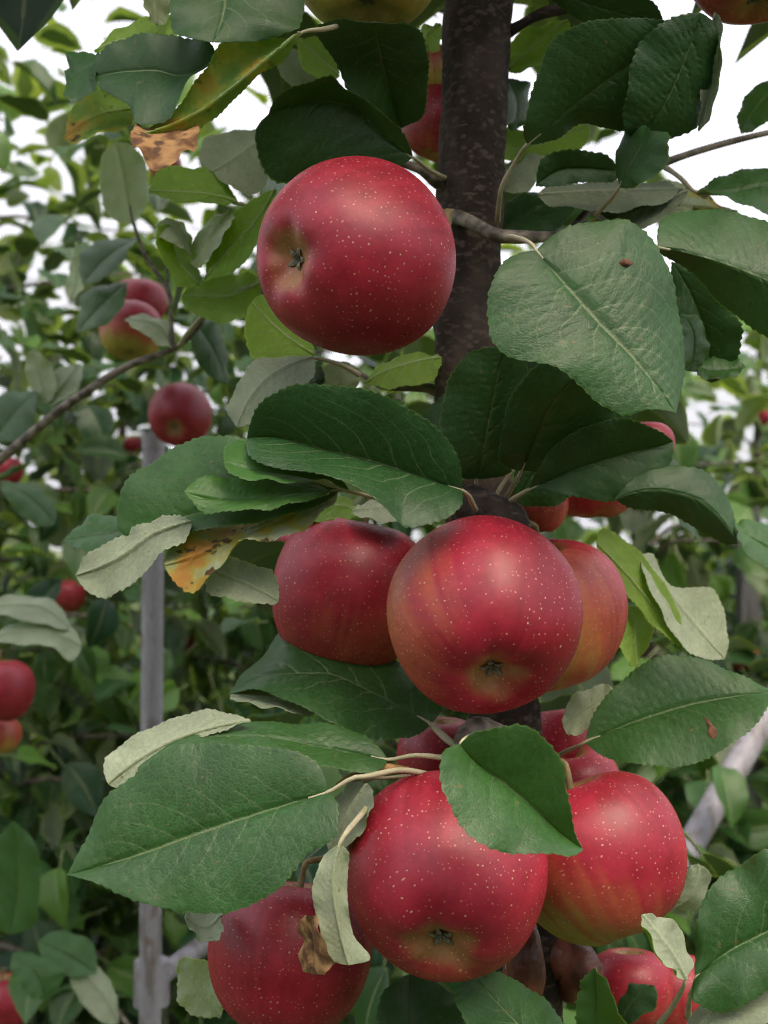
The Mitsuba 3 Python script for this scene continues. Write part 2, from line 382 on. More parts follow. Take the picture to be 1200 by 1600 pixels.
# ------------------------------------------------------------------ apples
def apple_mesh(R, seed, lobes=0.018, tall=0.90, n=72, seg=96):
    """axis along +z with the stem end up; returns vertices, faces and the polar parameter (0 at the calyx, 1 at the stem)"""
    rng = np.random.default_rng(seed)
    th = np.linspace(0, np.pi, n)
    ph = np.arange(seg) * 2 * np.pi / seg
    rho = np.sin(th) ** 0.71 * (1 + 0.085 * (-np.cos(th)) * 1.0)
    z = -np.cos(th) * tall
    z = z + 0.20 * np.exp(-(rho / 0.24) ** 2) * (th < np.pi / 2) + 0.07 * np.exp(-(rho / 0.5) ** 2) * (th < np.pi / 2)
    z = z - (0.36 * np.exp(-(rho / 0.22) ** 2) + 0.05 * np.exp(-(rho / 0.5) ** 2)) * (th > np.pi / 2)
    p1, p2 = rng.uniform(0, 6.28, 2)
    low = np.clip(1 - th / np.pi * 1.5, 0, 1)[:, None]
    lob = 1 + lobes * np.cos(5 * ph + p1)[None] * (0.35 + low) + 0.012 * np.cos(2 * ph + p2)[None] + 0.010 * np.cos(3 * ph + p1 * 2)[None]
    x = rho[:, None] * np.cos(ph)[None] * lob
    y = rho[:, None] * np.sin(ph)[None] * lob
    zz = np.repeat(z[:, None], seg, 1) + 0.020 * np.cos(5 * ph + p1)[None] * low ** 2 * (rho[:, None] > 0.2)
    v = np.stack([x, y, zz], -1).reshape(-1, 3)
    v = v * (1 + 0.035 * (meshkit.fbm(v * 1.1 + seed, 2, seed) - 0.5)[:, None])
    i, j = np.meshgrid(np.arange(n - 1), np.arange(seg), indexing='ij')
    q = np.stack([i * seg + j, i * seg + (j + 1) % seg, (i + 1) * seg + (j + 1) % seg, (i + 1) * seg + j], -1).reshape(-1, 4)
    f = np.vstack([q[:, [0, 1, 2]], q[:, [0, 2, 3]]])
    return v * R, f, np.repeat(th / np.pi, seg), np.tile(ph, n)

def frame(axis):
    z = np.asarray(axis, float); z = z / np.linalg.norm(z)
    x = np.cross([0.31, 0.9, 0.12], z); x /= np.linalg.norm(x)
    return np.stack([x, np.cross(z, x), z], 1)

def apple(x, y, d, r, calyx=(0, 0, -1), label='', red=0.9, pale=(0, -1, 0), soft=0.5, group=None, name='apple', tall=0.90, stem=True, detail=True, stem_to=None, lobes=0.018):
    """r: radius in photograph pixels. calyx: direction of the flower end in camera terms (right, up, towards the camera).
    red: how much of the skin is red; pale: direction of its greenish side, in the same terms."""
    k = key(name)
    seed = len(scene)
    c = P(x, y, d)
    R = r * d / FPX
    cam = lambda q: RIGHT * q[0] + UP * q[1] - FWD * q[2]
    Rm = frame(-cam(calyx))
    v, f, pol, ph = apple_mesh(R, seed, lobes, tall=tall, n=72 if detail else 32, seg=96 if detail else 40)
    nrm = v / np.linalg.norm(v, axis=1, keepdims=True)
    w = v @ Rm.T
    pd = cam(pale) / np.linalg.norm(pale)
    streak = meshkit.fbm(np.stack([np.cos(ph) * 7, np.sin(ph) * 7, pol * 1.3 + seed], 1), 3, seed) - 0.5
    fine = meshkit.fbm(np.stack([np.cos(ph) * 19, np.sin(ph) * 19, pol * 2.2 + seed], 1), 2, seed + 5) - 0.5
    blush = red + soft * (-(nrm @ Rm.T) @ pd) + 0.30 * streak + 0.30 * fine
    put(k + '__skin', (w + c, f), 'apple_material', uv=np.stack([np.clip(blush, 0, 1.5), pol], 1))
    # the dried flower: five sepals round a tuft, in the basin
    tips = []
    z0 = -R * (tall - 0.255)
    rng = np.random.default_rng(seed)
    for i in range(5):
        a = i * 2 * math.pi / 5 + rng.uniform(-0.2, 0.2)
        ln = R * rng.uniform(0.13, 0.17)
        e, t = np.array([math.cos(a), math.sin(a), 0]), np.array([-math.sin(a), math.cos(a), 0])
        mid = [np.array([0, 0, z0 + R * 0.02]) + e * R * 0.015, np.array([0, 0, z0 - R * 0.045]) + e * ln * 0.55, np.array([0, 0, z0 - R * rng.uniform(0.0, 0.05)]) + e * ln]
        mm = resample(mid, 6)
        wd = R * 0.032 * np.array([0.7, 1, 1, 0.8, 0.5, 0.08])
        vv = np.vstack([mm + t * wd[:, None], mm - [0, 0, R * 0.008], mm - t * wd[:, None]])
        ff = []
        for q in range(5):
            for g in (0, 6):
                ff += [[g + q, g + q + 1, g + q + 7], [g + q, g + q + 7, g + q + 6]]
        tips.append((vv, np.array(ff)))
    for i in range(7):
        a = rng.uniform(0, 6.28)
        b = np.array([0, 0, z0 + R * 0.03])
        tips.append(tube([b, b + [math.cos(a) * R * 0.02, math.sin(a) * R * 0.02, -R * 0.05], b + [math.cos(a) * R * 0.05, math.sin(a) * R * 0.05, -R * 0.085]], [R * 0.010, R * 0.008, R * 0.005], 5, 6))
    cv, cf = concat(tips)
    put(k + '__calyx', (cv @ Rm.T + c, cf), 'sepal_material')
    if stem:
        top = np.array([0, 0, R * (tall - 0.40)])
        pts = [top, top + [0.02 * R, 0, R * 0.28], top + [0.07 * R, 0.03 * R, R * 0.62]]
        pts = [np.asarray(q) @ Rm.T + c for q in pts]
        if stem_to is not None:
            pts.append(P(*stem_to))
        put(k + '__stem', tube(pts, [R * 0.05, R * 0.038, R * 0.05, R * 0.06][:len(pts)], 8, 24), 'stem_material')
    tag(k, label, 'apple', group)
    return k

# ------------------------------------------------------------------ the setting: orchard floor
g = np.linspace(-1, 1, 121)
gx, gy = np.meshgrid(np.sign(g) * np.abs(g) ** 2.2 * 260, np.sign(g) * np.abs(g) ** 2.2 * 260, indexing='ij')
gz = 0.05 * (meshkit.fbm(np.stack([gx * 0.8, gy * 0.8, gx * 0], -1), 3) - 0.5)
gi, gj = np.meshgrid(np.arange(120), np.arange(120), indexing='ij')
gq = np.stack([gi * 121 + gj, (gi + 1) * 121 + gj, (gi + 1) * 121 + gj + 1, gi * 121 + gj + 1], -1).reshape(-1, 4)
put('ground', (np.stack([gx, gy, gz], -1).reshape(-1, 3), gq), 'ground_material', kind='structure')

# ------------------------------------------------------------------ background trees
def template(tone, fold, curl, twist, seed, n=12, m=3, stalk=True):
    """a leaf 1 long along +x, its upper side to +z"""
    s = np.linspace(0, 1, 9)
    w = 0.34 * np.sin(np.pi * s ** 0.82) ** 0.85
    ang = curl * s
    x = np.cumsum(np.r_[0, np.cos(ang[:-1]) / 8]); z = -np.cumsum(np.r_[0, np.sin(ang[:-1]) / 8])
    M = np.stack([x, 0.05 * np.sin(s * 3 + seed), z], 1)
    def edge(sd):
        a = fold + twist * s * sd
        return M + np.stack([0 * s, sd * w * np.cos(a), w * np.sin(a)], 1)
    V, F, UV = leaf_surface(M, edge(1), edge(-1), n=n, m=m, tone=tone, face=np.array([0, 0, 1.0]), teeth=3, tooth=0.0, relief=0.0, thick=0.005, ruffle=0.035, bulge=0.12, seed=seed, form=0)
    if not stalk:
        return V, F, UV
    pt = tube([[-0.32, 0, 0.03], [-0.12, 0, 0.02], [0.02, 0, 0]], [0.018, 0.014, 0.012], 4, 5, caps=False)
    UV = np.vstack([UV, np.tile([4 * tone + 0.5, 10.0], (len(pt[0]), 1))])
    V, F = concat([(V, F), pt])
    return V, F, UV

TEMPLATES = []
for i in range(18):
    tone = [0, 1, 2, 3, 5, 9][i % 6]
    V, F, UV = template(tone, RNG.uniform(0.1, 0.65), RNG.uniform(0.1, 1.1), RNG.uniform(-0.5, 0.5), i)
    TEMPLATES.append((V, F, UV, mikit.ply((V, F), 'far_leaf_material', smooth=True, uv=UV)))

LOW = []
for i in range(12):
    tone = [0, 1, 2, 3, 5, 9][i % 6]
    LOW.append(template(tone, RNG.uniform(0.1, 0.65), RNG.uniform(0.1, 1.1), RNG.uniform(-0.5, 0.5), i, n=6, m=1, stalk=False))

def leaf_matrix(p, direction, up, size):
    x = direction / np.linalg.norm(direction)
    z = up - x * (up @ x); z /= np.linalg.norm(z)
    m = np.eye(4)
    m[:3, 0], m[:3, 1], m[:3, 2], m[:3, 3] = x * size, np.cross(z, x) * size, z * size, p
    return m

def leaf_spots(path, rng, count, spread, size):
    """matrices of leaves round a branch line"""
    out = []
    for _ in range(count):
        f = rng.uniform(0.15, 1.0)
        q = resample(path, 24)
        c = q[int(f * 23)]
        off = rng.normal(size=3) * spread
        out_dir = off + np.array([0, 0, -0.01])
        d = out_dir / (np.linalg.norm(out_dir) + 1e-9) + rng.normal(size=3) * 0.35 + [0, 0, -0.35]
        up = np.array([0, 0, 1.0]) + rng.normal(size=3) * 0.5 + 0.6 * out_dir / (np.linalg.norm(out_dir) + 1e-9)
        out.append((c + off, leaf_matrix(c + off, d, up, size * rng.uniform(0.7, 1.25)), rng.integers(len(TEMPLATES))))
    return out

def background_tree(name, x, y, height, label, seed, limbs=16, leaves=420, low=0.35, radius=0.55, spread=0.10, size=0.075, parts=300, group=None, lean=0.0, sparse_top=1.0, tones=(0, 1, 2, 3, 4, 5)):
    rng = np.random.default_rng(seed)
    k = key(name)
    tag(k, label, 'tree', group)
    trunk = [np.array([x + lean * t + 0.03 * math.sin(3 * t + seed), y + 0.03 * math.cos(2 * t + seed), height * t - 0.03 * (t == 0)]) for t in np.linspace(0, 1, 7)]
    put(k + '__trunk', tube(trunk, [0.035, 0.030, 0.027, 0.023, 0.017, 0.011, 0.005], 12, 60, rough=0.12, seed=seed), 'bark_material')
    tr = resample(trunk, 60)
    spots = []
    for i in range(limbs):
        f = (low + (height - low) * ((i + rng.random()) / limbs) ** 0.92) / height
        b = tr[min(int(f * 59), 58)]
        a = i * 2.4 + rng.uniform(-0.5, 0.5)
        ln = radius * (1.08 - 0.72 * f) * rng.uniform(0.75, 1.2)
        e = np.array([math.cos(a), math.sin(a), 0])
        path = [b, b + e * ln * 0.4 + [0, 0, 0.06], b + e * ln * 0.75 + [0, 0, 0.06], b + e * ln + [0, 0, -0.04 + 0.12 * f]]
        put(k + '__' + key(k + 'branch')[len(k):], tube(path, np.array([0.011, 0.008, 0.006, 0.003]) * (1.0 - 0.7 * f), 7, 20), 'twig_material')
        share = int(leaves / limbs * (1 - (1 - sparse_top) * f))
        spots += [(p, mtx, 6 * (t // 6) + tones[t % len(tones)]) for p, mtx, t in leaf_spots(path, rng, share, spread, size)]
    spots.sort(key=lambda q: np.linalg.norm(q[0] - CAM))
    def seen(p):
        q = p - CAM
        z = q @ FWD
        return z > 0.1 and abs(q @ RIGHT) / z * FPX < 660 and abs(q @ UP) / z * FPX < 860
    vis = [q for q in spots if seen(q[0])][:parts]
    chosen = {id(q) for q in vis}
    rest = [q for q in spots if id(q) not in chosen]
    for p, mtx, t in vis:
        scene[k + '__' + key(k + 'leaf')[len(k):]] = {**TEMPLATES[t][3], 'to_world': T4(mtx)}
    if rest:
        mass_of_leaves(k + '__foliage', rest)
    return k

def mass_of_leaves(k, spots):
    vs, fs, us, o = [], [], [], 0
    for p, mtx, t in spots:
        V, F, UV = LOW[t % len(LOW)]
        vs.append(V @ mtx[:3, :3].T + mtx[:3, 3]); fs.append(F + o); us.append(UV); o += len(V)
    put(k, (np.vstack(vs), np.vstack(fs)), 'far_leaf_material', uv=np.vstack(us), kind='stuff')

def at(px, d):
    """ground x of a thing standing at the picture column px, d metres ahead"""
    return (px - 600) / FPX * d

background_tree('apple_tree', at(-150, 1.60), 1.60, 2.05, 'leafy apple tree behind at the left edge, red apples among its lower leaves', 11, leaves=4600, limbs=34, sparse_top=0.34, spread=0.15, low=0.2, size=0.066, radius=0.66)
background_tree('apple_tree', at(385, 1.75), 1.75, 2.0, 'apple tree behind the grey pole, its dark trunk partly hidden by the big pale leaf', 12, leaves=4000, limbs=30, sparse_top=0.14, spread=0.15, low=0.2, size=0.066)
background_tree('apple_tree', at(190, 2.2), 2.2, 1.75, 'apple tree farther back between the left edge and the grey pole', 16, leaves=3200, limbs=26, sparse_top=0.2, spread=0.16, low=0.2, size=0.07)
background_tree('apple_tree', at(690, 2.1), 2.1, 1.80, 'apple tree standing straight behind the dark near trunk', 13, leaves=1200, limbs=18, sparse_top=0.4, spread=0.13)
background_tree('apple_tree', at(1010, 1.85), 1.85, 1.72, 'bright green apple tree behind the apples to the right of the trunk', 14, leaves=2000, limbs=24, sparse_top=0.16, spread=0.12, tones=(2, 3, 4, 4, 5, 5), low=0.5)
background_tree('apple_tree', at(1330, 2.0), 2.0, 1.72, 'apple tree at the right edge behind the slanting grey brace', 15, leaves=2000, limbs=24, sparse_top=0.16, spread=0.13, tones=(1, 2, 3, 4, 5, 5), low=0.5)
background_tree('apple_tree', at(1180, 2.9), 2.9, 1.95, 'apple tree farther back at the right, its top thin against the sky', 17, leaves=1500, limbs=22, sparse_top=0.3, spread=0.15, low=0.4, tones=(1, 2, 3, 4, 5, 5))
# the row at the photographer's back, which darkens what faces that way low down
for i, (x, lab) in enumerate(((-1.5, 'far left'), (-0.55, 'left'), (0.4, 'right'), (1.4, 'far right'))):
    background_tree('apple_tree', x, -1.5, 1.95, f'apple tree of the row at the photographer\'s back, outside the picture, {lab}', 30 + i, leaves=1100, limbs=18, low=0.2, parts=0, radius=0.7, spread=0.16, size=0.10, group='trees of the row out of view')

# the rows farther off, as masses
def far_row(k, y, x0, x1, top, count, seed, size=0.08, depth=0.7):
    rng = np.random.default_rng(seed)
    spots = []
    while len(spots) < count:
        x, z, yy = rng.uniform(x0, x1), rng.uniform(0.05, top), y + rng.uniform(-depth, depth)
        lim = top * (0.72 + 0.28 * math.cos(x * 5.0 + seed) * math.cos(x * 1.9))
        if z > lim * (0.90 if x > 0.08 * y else 1.0):
            continue
        d = rng.normal(size=3) + [0, 0, -0.4]
        spots.append((None, leaf_matrix(np.array([x, yy, z]), d, np.array([0, 0, 1.0]) + rng.normal(size=3) * 0.6, size * rng.uniform(0.8, 1.3)), rng.integers(len(LOW))))
    mass_of_leaves(k, spots)
    tag(k, 'far rows of apple trees running together into one green mass', 'trees', kind='stuff')
far_row('orchard_rows', 3.4, -2.4, 2.4, 1.75, 4400, 3, 0.095)
far_row('orchard_rows_001', 7.0, -4.5, 4.5, 2.0, 2400, 4, 0.16)

# ------------------------------------------------------------------ poles
def pole_tube(a, b, r, n=14):
    return tube([a, 0.5 * (np.asarray(a) + b), b], [r, r, r], 20, n)
d = 1.05
k = key('support_pole')
foot = P(236, 1600, d); foot[2] = -0.05
head = P(240, 690, d)
put(k + '__shaft', pole_tube(foot, head, 0.0102), 'pole_material')
put(k + '__cap', trimesh.creation.cylinder(0.0110, 0.014, sections=24, transform=trimesh.transformations.translation_matrix(head)), 'pole_material', smooth=30)
put(k + '__brace', pole_tube(P(225, 1545, d + 0.02), P(400, 1415, d + 0.12), 0.0095), 'pole_material')
put(k + '__clamp', trimesh.creation.cylinder(0.0165, 0.04, sections=24, transform=trimesh.transformations.translation_matrix(P(237, 1535, d))), 'pole_material', smooth=30)
tag(k, 'upright pale grey pole with a side brace, left of the apples', 'pole')
k = key('support_pole')
put(k + '__shaft', pole_tube(P(1050, 1370, 1.25), P(1290, 960, 1.45), 0.0150), 'pole_material')
put(k + '__cap', trimesh.creation.icosphere(3, 0.0152).apply_translation(P(1050, 1370, 1.25)), 'pole_material')
tag(k, 'slanting pale grey pole behind the lower right apple', 'pole')
k = key('wooden_post')
d = 1.80
foot = P(1180, 1100, d); foot[2] = -0.05
head = P(1166, 790, d)
box = trimesh.creation.box([0.030, 0.030, 1.0])
box = box.subdivide().subdivide().subdivide()
v = np.array(box.vertices)
zt = v[:, 2:] + 0.5
v = foot + (head - foot) * zt + np.c_[v[:, :2], 0 * zt] * (1 + 0.15 * (meshkit.fbm(v * [30, 30, 8], 3) - 0.5))[:, None]
put(k + '__shaft', (v, np.array(box.faces)), 'post_material', smooth=30)
put(k + '__cap', trimesh.creation.cylinder(0.0200, 0.010, sections=20, transform=trimesh.transformations.translation_matrix(head + [0, 0, 0.004])), 'post_material', smooth=30)
tag(k, 'weathered grey upright post at the right edge, beyond the leaves', 'post')

# ------------------------------------------------------------------ the near tree: trunk, spurs, twigs
TD = 0.535
trunk = [P(835, 2900, TD - 0.03), P(833, 2200, TD - 0.02), P(830, 1700, TD - 0.01), P(822, 1500, TD), P(800, 1250, TD), P(775, 1000, TD), P(745, 760, TD), P(728, 600, TD), P(728, 450, TD), P(736, 300, TD), P(742, 150, TD), P(748, 0, TD), P(752, -300, TD), P(745, -900, TD + 0.02), P(750, -1800, TD + 0.04)]
trunk[0][2] = -0.03
put(TREE + '__trunk', tube(trunk, [0.024, 0.021, 0.0190, 0.0165, 0.0165, 0.0165, 0.0170, 0.0168, 0.0165, 0.0163, 0.0162, 0.0162, 0.016, 0.013, 0.006], 36, 520, rough=0.20, seed=3), 'bark_material')
put(TREE + '__spur', tube(PP([(738, 860, 3), (735, 815, 1), (742, 790, -1), (765, 800, -2), (790, 812, -1.5), (800, 830, 2)], 0.50), [0.008, 0.0085, 0.009, 0.0085, 0.008, 0.006], 14, 70, rough=0.30, seed=5), 'bark_material')
put(TREE + '__spur_001', tube(PP([(800, 1220, 3), (770, 1150, 0), (740, 1140, -2), (722, 1160, -3.2)], 0.485), [0.009, 0.0075, 0.006, 0.004], 14, 50, rough=0.28, seed=6), 'twig_material')
put(TREE + '__stub', tube(PP([(800, 1640, 2), (812, 1560, 0), (822, 1500, -0.5), (815, 1440, 0.5)], 0.50), [0.0115, 0.0105, 0.0095, 0.006], 18, 60, rough=0.16, seed=8), 'shoot_material')
put(TREE + '__stub_001', tube(PP([(850, 1480, 3), (880, 1490, 1), (905, 1515, 0), (890, 1545, 1)], 0.52), [0.012, 0.013, 0.011, 0.007], 14, 40, rough=0.2, seed=9), 'shoot_material')
put(TREE + '__branch', tube(PP([(690, 335, 1.5), (735, 347, -2), (790, 370, -3), (870, 368, -1), (925, 325, 1), (985, 280, 2), (1050, 250, 3), (1140, 222, 4), (1260, 195, 5)], 0.53), [0.0046, 0.0030, 0.0030, 0.0022, 0.0020, 0.0019, 0.0018, 0.0016, 0.001], 10, 110, rough=0.18, seed=4), 'twig_material')
put(TREE + '__branch_001', tube(PP([(755, 70, 1), (800, 45, 0), (850, 18, 0), (930, 5, 1), (1000, -30, 2)], 0.54), [0.0030, 0.0024, 0.0019, 0.0016, 0.001], 8, 60, rough=0.15), 'bark_material')
put(TREE + '__branch_002', tube(PP([(755, 90, 2), (800, 50, 1.5), (850, 24, 2), (940, 15, 3)], 0.54), [0.0030, 0.0019, 0.0016, 0.001], 8, 50, rough=0.15), 'bark_material')
put(TREE + '__branch_003', tube(PP([(720, 640, 2), (660, 605, 2), (610, 605, 2), (560, 580, 3)], 0.52), [0.0032, 0.0024, 0.0018, 0.001], 8, 50, rough=0.15), 'twig_material')
put(TREE + '__branch_004', tube(PP([(745, 250, 2), (690, 290, 1), (650, 262, 0), (560, 238, 0)], 0.52), [0.0036, 0.0028, 0.002, 0.001], 8, 50, rough=0.15), 'twig_material')

rngc = np.random.default_rng(77)
crown = []
for i in range(11):
    z = 1.69 + 0.075 * i
    a = i * 2.4 + 0.6
    e = np.array([math.cos(a), math.sin(a), 0])
    ln = (0.46 - 0.022 * i) * (0.55 if e[1] < -0.2 else 1.0)
    b = np.array([P(748, 0, TD)[0], TD + 0.02, z])
    path = [b, b + e * ln * 0.5 + [0, 0, 0.05], b + e * ln + [0, 0, 0.02]]
    put(TREE + '__' + key(TREE + 'branch_above')[len(TREE):].replace('branch_above', 'bough'), tube(path, [0.006, 0.004, 0.002], 8, 24), 'twig_material')
    crown += leaf_spots(path, rngc, 140, 0.075, 0.085)
mass_of_leaves(TREE + '__foliage', [q for q in crown if (q[0] - CAM) @ UP / ((q[0] - CAM) @ FWD) > 0.52])
# ordinary leaves among the branches behind the trunk
for i in range(70):
    px, py, dd = rngc.uniform(380, 1120), rngc.uniform(-40, 1660), rngc.uniform(0.66, 0.95)
    if (860 < px < 1000 and 150 < py < 260) or (px > 1030 and py < 330) or (px > 1000 and 500 < py < 720):
        continue
    q = P(px, py, dd)
    out = (q - P(748, py, TD)); out[2] = 0
    scene[TREE + '__' + key(TREE + 'leaf')[len(TREE):]] = {**TEMPLATES[rngc.integers(len(TEMPLATES))][3], 'to_world': T4(leaf_matrix(q, out / np.linalg.norm(out) + rngc.normal(size=3) * 0.5 + [0, 0, -0.3], np.array([0, 0, 1.0]) + rngc.normal(size=3) * 0.4 - FWD * 0.4, rngc.uniform(0.06, 0.09)))}

# ------------------------------------------------------------------ near leaves (traced on the photograph, set at their own distances)
near_leaf(0.42, [(838, 392), (880, 440), (938, 505), (1000, 570), (1056, 646)],
          [(865, 368), (918, 348), (972, 343), (1010, 366), (1036, 410), (1056, 460), (1066, 525), (1068, 575), (1062, 615)],
          [(800, 400), (774, 432), (763, 472), (766, 520), (792, 553), (860, 572), (902, 596), (942, 631), (982, 648), (1012, 640)],
          dA=1.7, dB=-1.0, dT=-1.2, tone=3, pet=[(790, 372, 8), (808, 372, 4)], label='broad grey-green leaf facing the camera right of the trunk')
near_leaf(0.42, [(512, 1238), (390, 1275), (290, 1309), (215, 1336), (105, 1367)],
          [(492, 1190), (430, 1170), (370, 1166), (298, 1162), (257, 1178), (207, 1216), (161, 1253), (132, 1316)],
          [(528, 1262), (527, 1300), (477, 1334), (436, 1387), (340, 1426), (290, 1423), (215, 1407), (138, 1375)],
          dA=1.1, dB=-1.3, dT=-0.6, tone=3, pet=[(690, 1218, 4), (610, 1205, 1), (560, 1214, 0)], label='large pale grey-green leaf reaching far to the left')
near_leaf(0.385, [(719, 1163), (752, 1198), (793, 1227), (836, 1264), (878, 1302), (911, 1327)],
          [(740, 1146), (764, 1141), (812, 1134), (853, 1159), (881, 1202), (886, 1248), (898, 1298)],
          [(692, 1177), (689, 1214), (706, 1260), (728, 1298), (761, 1321), (803, 1333), (857, 1332), (893, 1337)],
          dA=-0.8, dB=-1.8, dT=-0.5, tone=4, pet=[(740, 1150, 8), (728, 1155, 4)], label='folded green leaf lying over the lower middle apple')
near_leaf(0.435, [(722, 766), (633, 737), (590, 723), (507, 703), (423, 682), (386, 686)],
          [(714, 715), (680, 668), (620, 630), (540, 604), (470, 602), (420, 622), (396, 650)],
          [(722, 785), (690, 812), (640, 823), (600, 790), (560, 762), (500, 740), (420, 727), (388, 708)],
          dA=-1.4, dB=-2.4, dT=0.4, tone=2, bulge=0.16, pet=[(752, 815, 6), (740, 790, 3)], label='dark green leaf folded along its midrib beneath the top apple')
near_leaf(0.44, [(530, 766), (445, 782), (349, 793), (246, 822), (200, 838)],
          [(500, 738), (440, 712), (376, 686), (315, 684), (284, 694), (238, 724), (200, 752), (182, 818)],
          [(505, 785), (440, 806), (380, 818), (310, 828), (250, 850)],
          dA=0.9, dB=-1.0, dT=1.0, tone=4, pet=[(740, 800, 6), (620, 785, 2)])
near_leaf(0.438, [(300, 815), (246, 832), (185, 872), (118, 900)],
          [(262, 806), (220, 822), (180, 842), (135, 872)],
          [(290, 842), (245, 868), (215, 905), (160, 932)],
          dA=0.7, dB=-0.7, dT=1.0, face='u', tone=5, bulge=0.2, label='curled leaf end showing its pale underside')
near_leaf(0.430, [(545, 765), (450, 742), (400, 735), (350, 722)],
          [(500, 722), (430, 700), (385, 688), (352, 700)], [(500, 752), (440, 752), (390, 748), (358, 736)], dA=1.5, dB=-0.8, tone=6)
near_leaf(0.432, [(515, 768), (440, 772), (360, 782), (288, 768)],
          [(490, 757), (450, 746), (400, 745), (320, 748)], [(480, 782), (400, 795), (330, 800)], dA=1.0, dB=-0.6, tone=7)
near_leaf(0.445, [(528, 772), (450, 805), (380, 835), (310, 866), (256, 884)],
          [(480, 776), (400, 800), (330, 815), (300, 818), (262, 852)], [(505, 806), (450, 832), (385, 850), (340, 880), (300, 925)],
          dA=1.2, dB=-0.8, dT=-0.8, face='u', tone=6, mat='sick_leaf_material', ruffle=0.003, label='leaf with an orange and brown withered end')
near_leaf(0.450, [(322, 888), (375, 908), (435, 940)], [(340, 868), (400, 884), (432, 905)], [(326, 925), (380, 938), (420, 944)],
          dA=0.5, dB=-0.6, face='u', tone=6)
near_leaf(0.47, [(195, 832), (150, 836), (100, 846)], [(185, 806), (150, 806)], [(186, 850), (150, 862)], tone=2)
near_leaf(0.49, [(672, 1132), (587, 1083), (500, 1050), (430, 1052), (357, 1085)],
          [(690, 1085), (610, 1030), (520, 1000), (446, 985), (413, 1025), (372, 1062)],
          [(640, 1151), (570, 1154), (520, 1131), (480, 1106), (410, 1080)],
          dA=4.0, dB=-2.5, dT=-1.0, tone=3, pet=[(740, 1180, -2), (705, 1160, -1)], pr=0.0016, label='green leaf tucked under the left apple of the middle trio')
near_leaf(0.478, [(500, 1112), (430, 1092), (360, 1088)], [(480, 1100), (420, 1076), (370, 1078)], [(470, 1116), (420, 1104), (370, 1096)], face='u', tone=5)
near_leaf(0.445, [(606, 1187), (500, 1166), (400, 1150), (310, 1150), (215, 1200)],
          [(570, 1150), (500, 1133), (432, 1128), (386, 1128), (330, 1140), (262, 1172)],
          [(585, 1205), (500, 1195), (400, 1180), (300, 1185), (235, 1212)], dA=1.2, dB=-1.4, tone=4, pet=[(760, 1195, 4), (690, 1184, 1), (650, 1180, 0)])
near_leaf(0.447, [(392, 1128), (300, 1148), (220, 1186), (170, 1226)],
          [(345, 1112), (288, 1117), (205, 1156), (164, 1188)], [(340, 1142), (275, 1172), (232, 1205), (192, 1232)], dA=1.2, dB=-0.3, face='u', tone=8, label='pale folded leaf edge above the large left leaf')
near_leaf(0.505, [(914, 1160), (1010, 1121), (1100, 1096), (1212, 1080)],
          [(932, 1112), (966, 1070), (1002, 1040), (1050, 1025), (1100, 1031), (1142, 1050), (1188, 1072)],
          [(948, 1182), (1000, 1194), (1060, 1196), (1120, 1176), (1172, 1138), (1202, 1100)],
          dA=1.0, dB=-2.0, dT=-0.8, tone=4, pet=[(855, 1195, 4), (880, 1176, 2)], label='leaf with a torn brown spot to the right of the lower apples')
near_leaf(0.435, [(1086, 1530), (1130, 1492), (1200, 1455), (1310, 1400)],
          [(1086, 1468), (1101, 1404), (1127, 1371), (1163, 1350), (1200, 1328), (1270, 1330)],
          [(1084, 1560), (1130, 1580), (1190, 1550), (1270, 1480)], dA=0.9, dB=-1.0, dT=0, tone=3, bulge=0.2, ruffle=0.003, pet=[(1075, 1590, 4), (1078, 1560, 2)], label='blistered blue-green leaf at the bottom right edge', relief=0.0009)
near_leaf(0.435, [(1075, 1628), (1150, 1560), (1230, 1540)], [(1080, 1590), (1140, 1545), (1200, 1532)], [(1110, 1640), (1180, 1610), (1230, 1570)], face='u', tone=5)
near_leaf(0.42, [(1070, 1532), (1048, 1490), (1022, 1455), (1002, 1430)],
          [(1079, 1500), (1066, 1456), (1032, 1432)], [(1050, 1516), (1026, 1488), (1008, 1450)], face='u', tone=6, bulge=0.25, tooth=0.0005, pet=[(1030, 1600, 3), (1058, 1560, 1)])
near_leaf(0.46, [(932, 1640), (932, 1580), (930, 1512)], [(902, 1610), (903, 1560), (915, 1528)], [(975, 1610), (962, 1568), (945, 1532)], tone=5, dA=0.3)
near_leaf(0.50, [(970, 1600), (990, 1565), (1022, 1540)], [(965, 1570), (980, 1545)], [(1000, 1590), (1025, 1570)], tone=2)
near_leaf(0.455, [(652, 1680), (642, 1600), (640, 1522)], [(590, 1650), (588, 1600), (602, 1548)], [(730, 1650), (725, 1585), (690, 1540)], tone=2, dA=-1, dB=1, dT=2)
near_leaf(0.45, [(880, 1660), (800, 1590), (738, 1520)], [(800, 1680), (735, 1620), (715, 1560)], [(885, 1610), (845, 1560), (790, 1525)], tone=3, dA=-2, dB=1.5)
near_leaf(0.405, [(530, 1320), (520, 1380), (528, 1440), (545, 1508)],
          [(510, 1335), (488, 1392), (500, 1450), (516, 1503)], [(545, 1335), (542, 1395), (552, 1460), (578, 1494)], face='u', tone=9, dA=0.2, dB=0.4, bulge=0.1, tooth=0.0003, pet=[(575, 1262, 3), (550, 1290, 1)], label='pale leaf hanging edgewise in front of the lower left apple')
near_leaf(0.408, [(478, 1432), (490, 1470), (492, 1522)], [(470, 1445), (470, 1490), (476, 1516)], [(490, 1436), (508, 1470), (516, 1512)], mat='dry_leaf_material', ruffle=0.0016, tooth=0.0008, label='dry orange shred of leaf')
near_leaf(0.47, [(345, 1432), (320, 1450), (288, 1432)], [(340, 1418), (310, 1418)], [(345, 1468), (320, 1470)], face='u', tone=5)
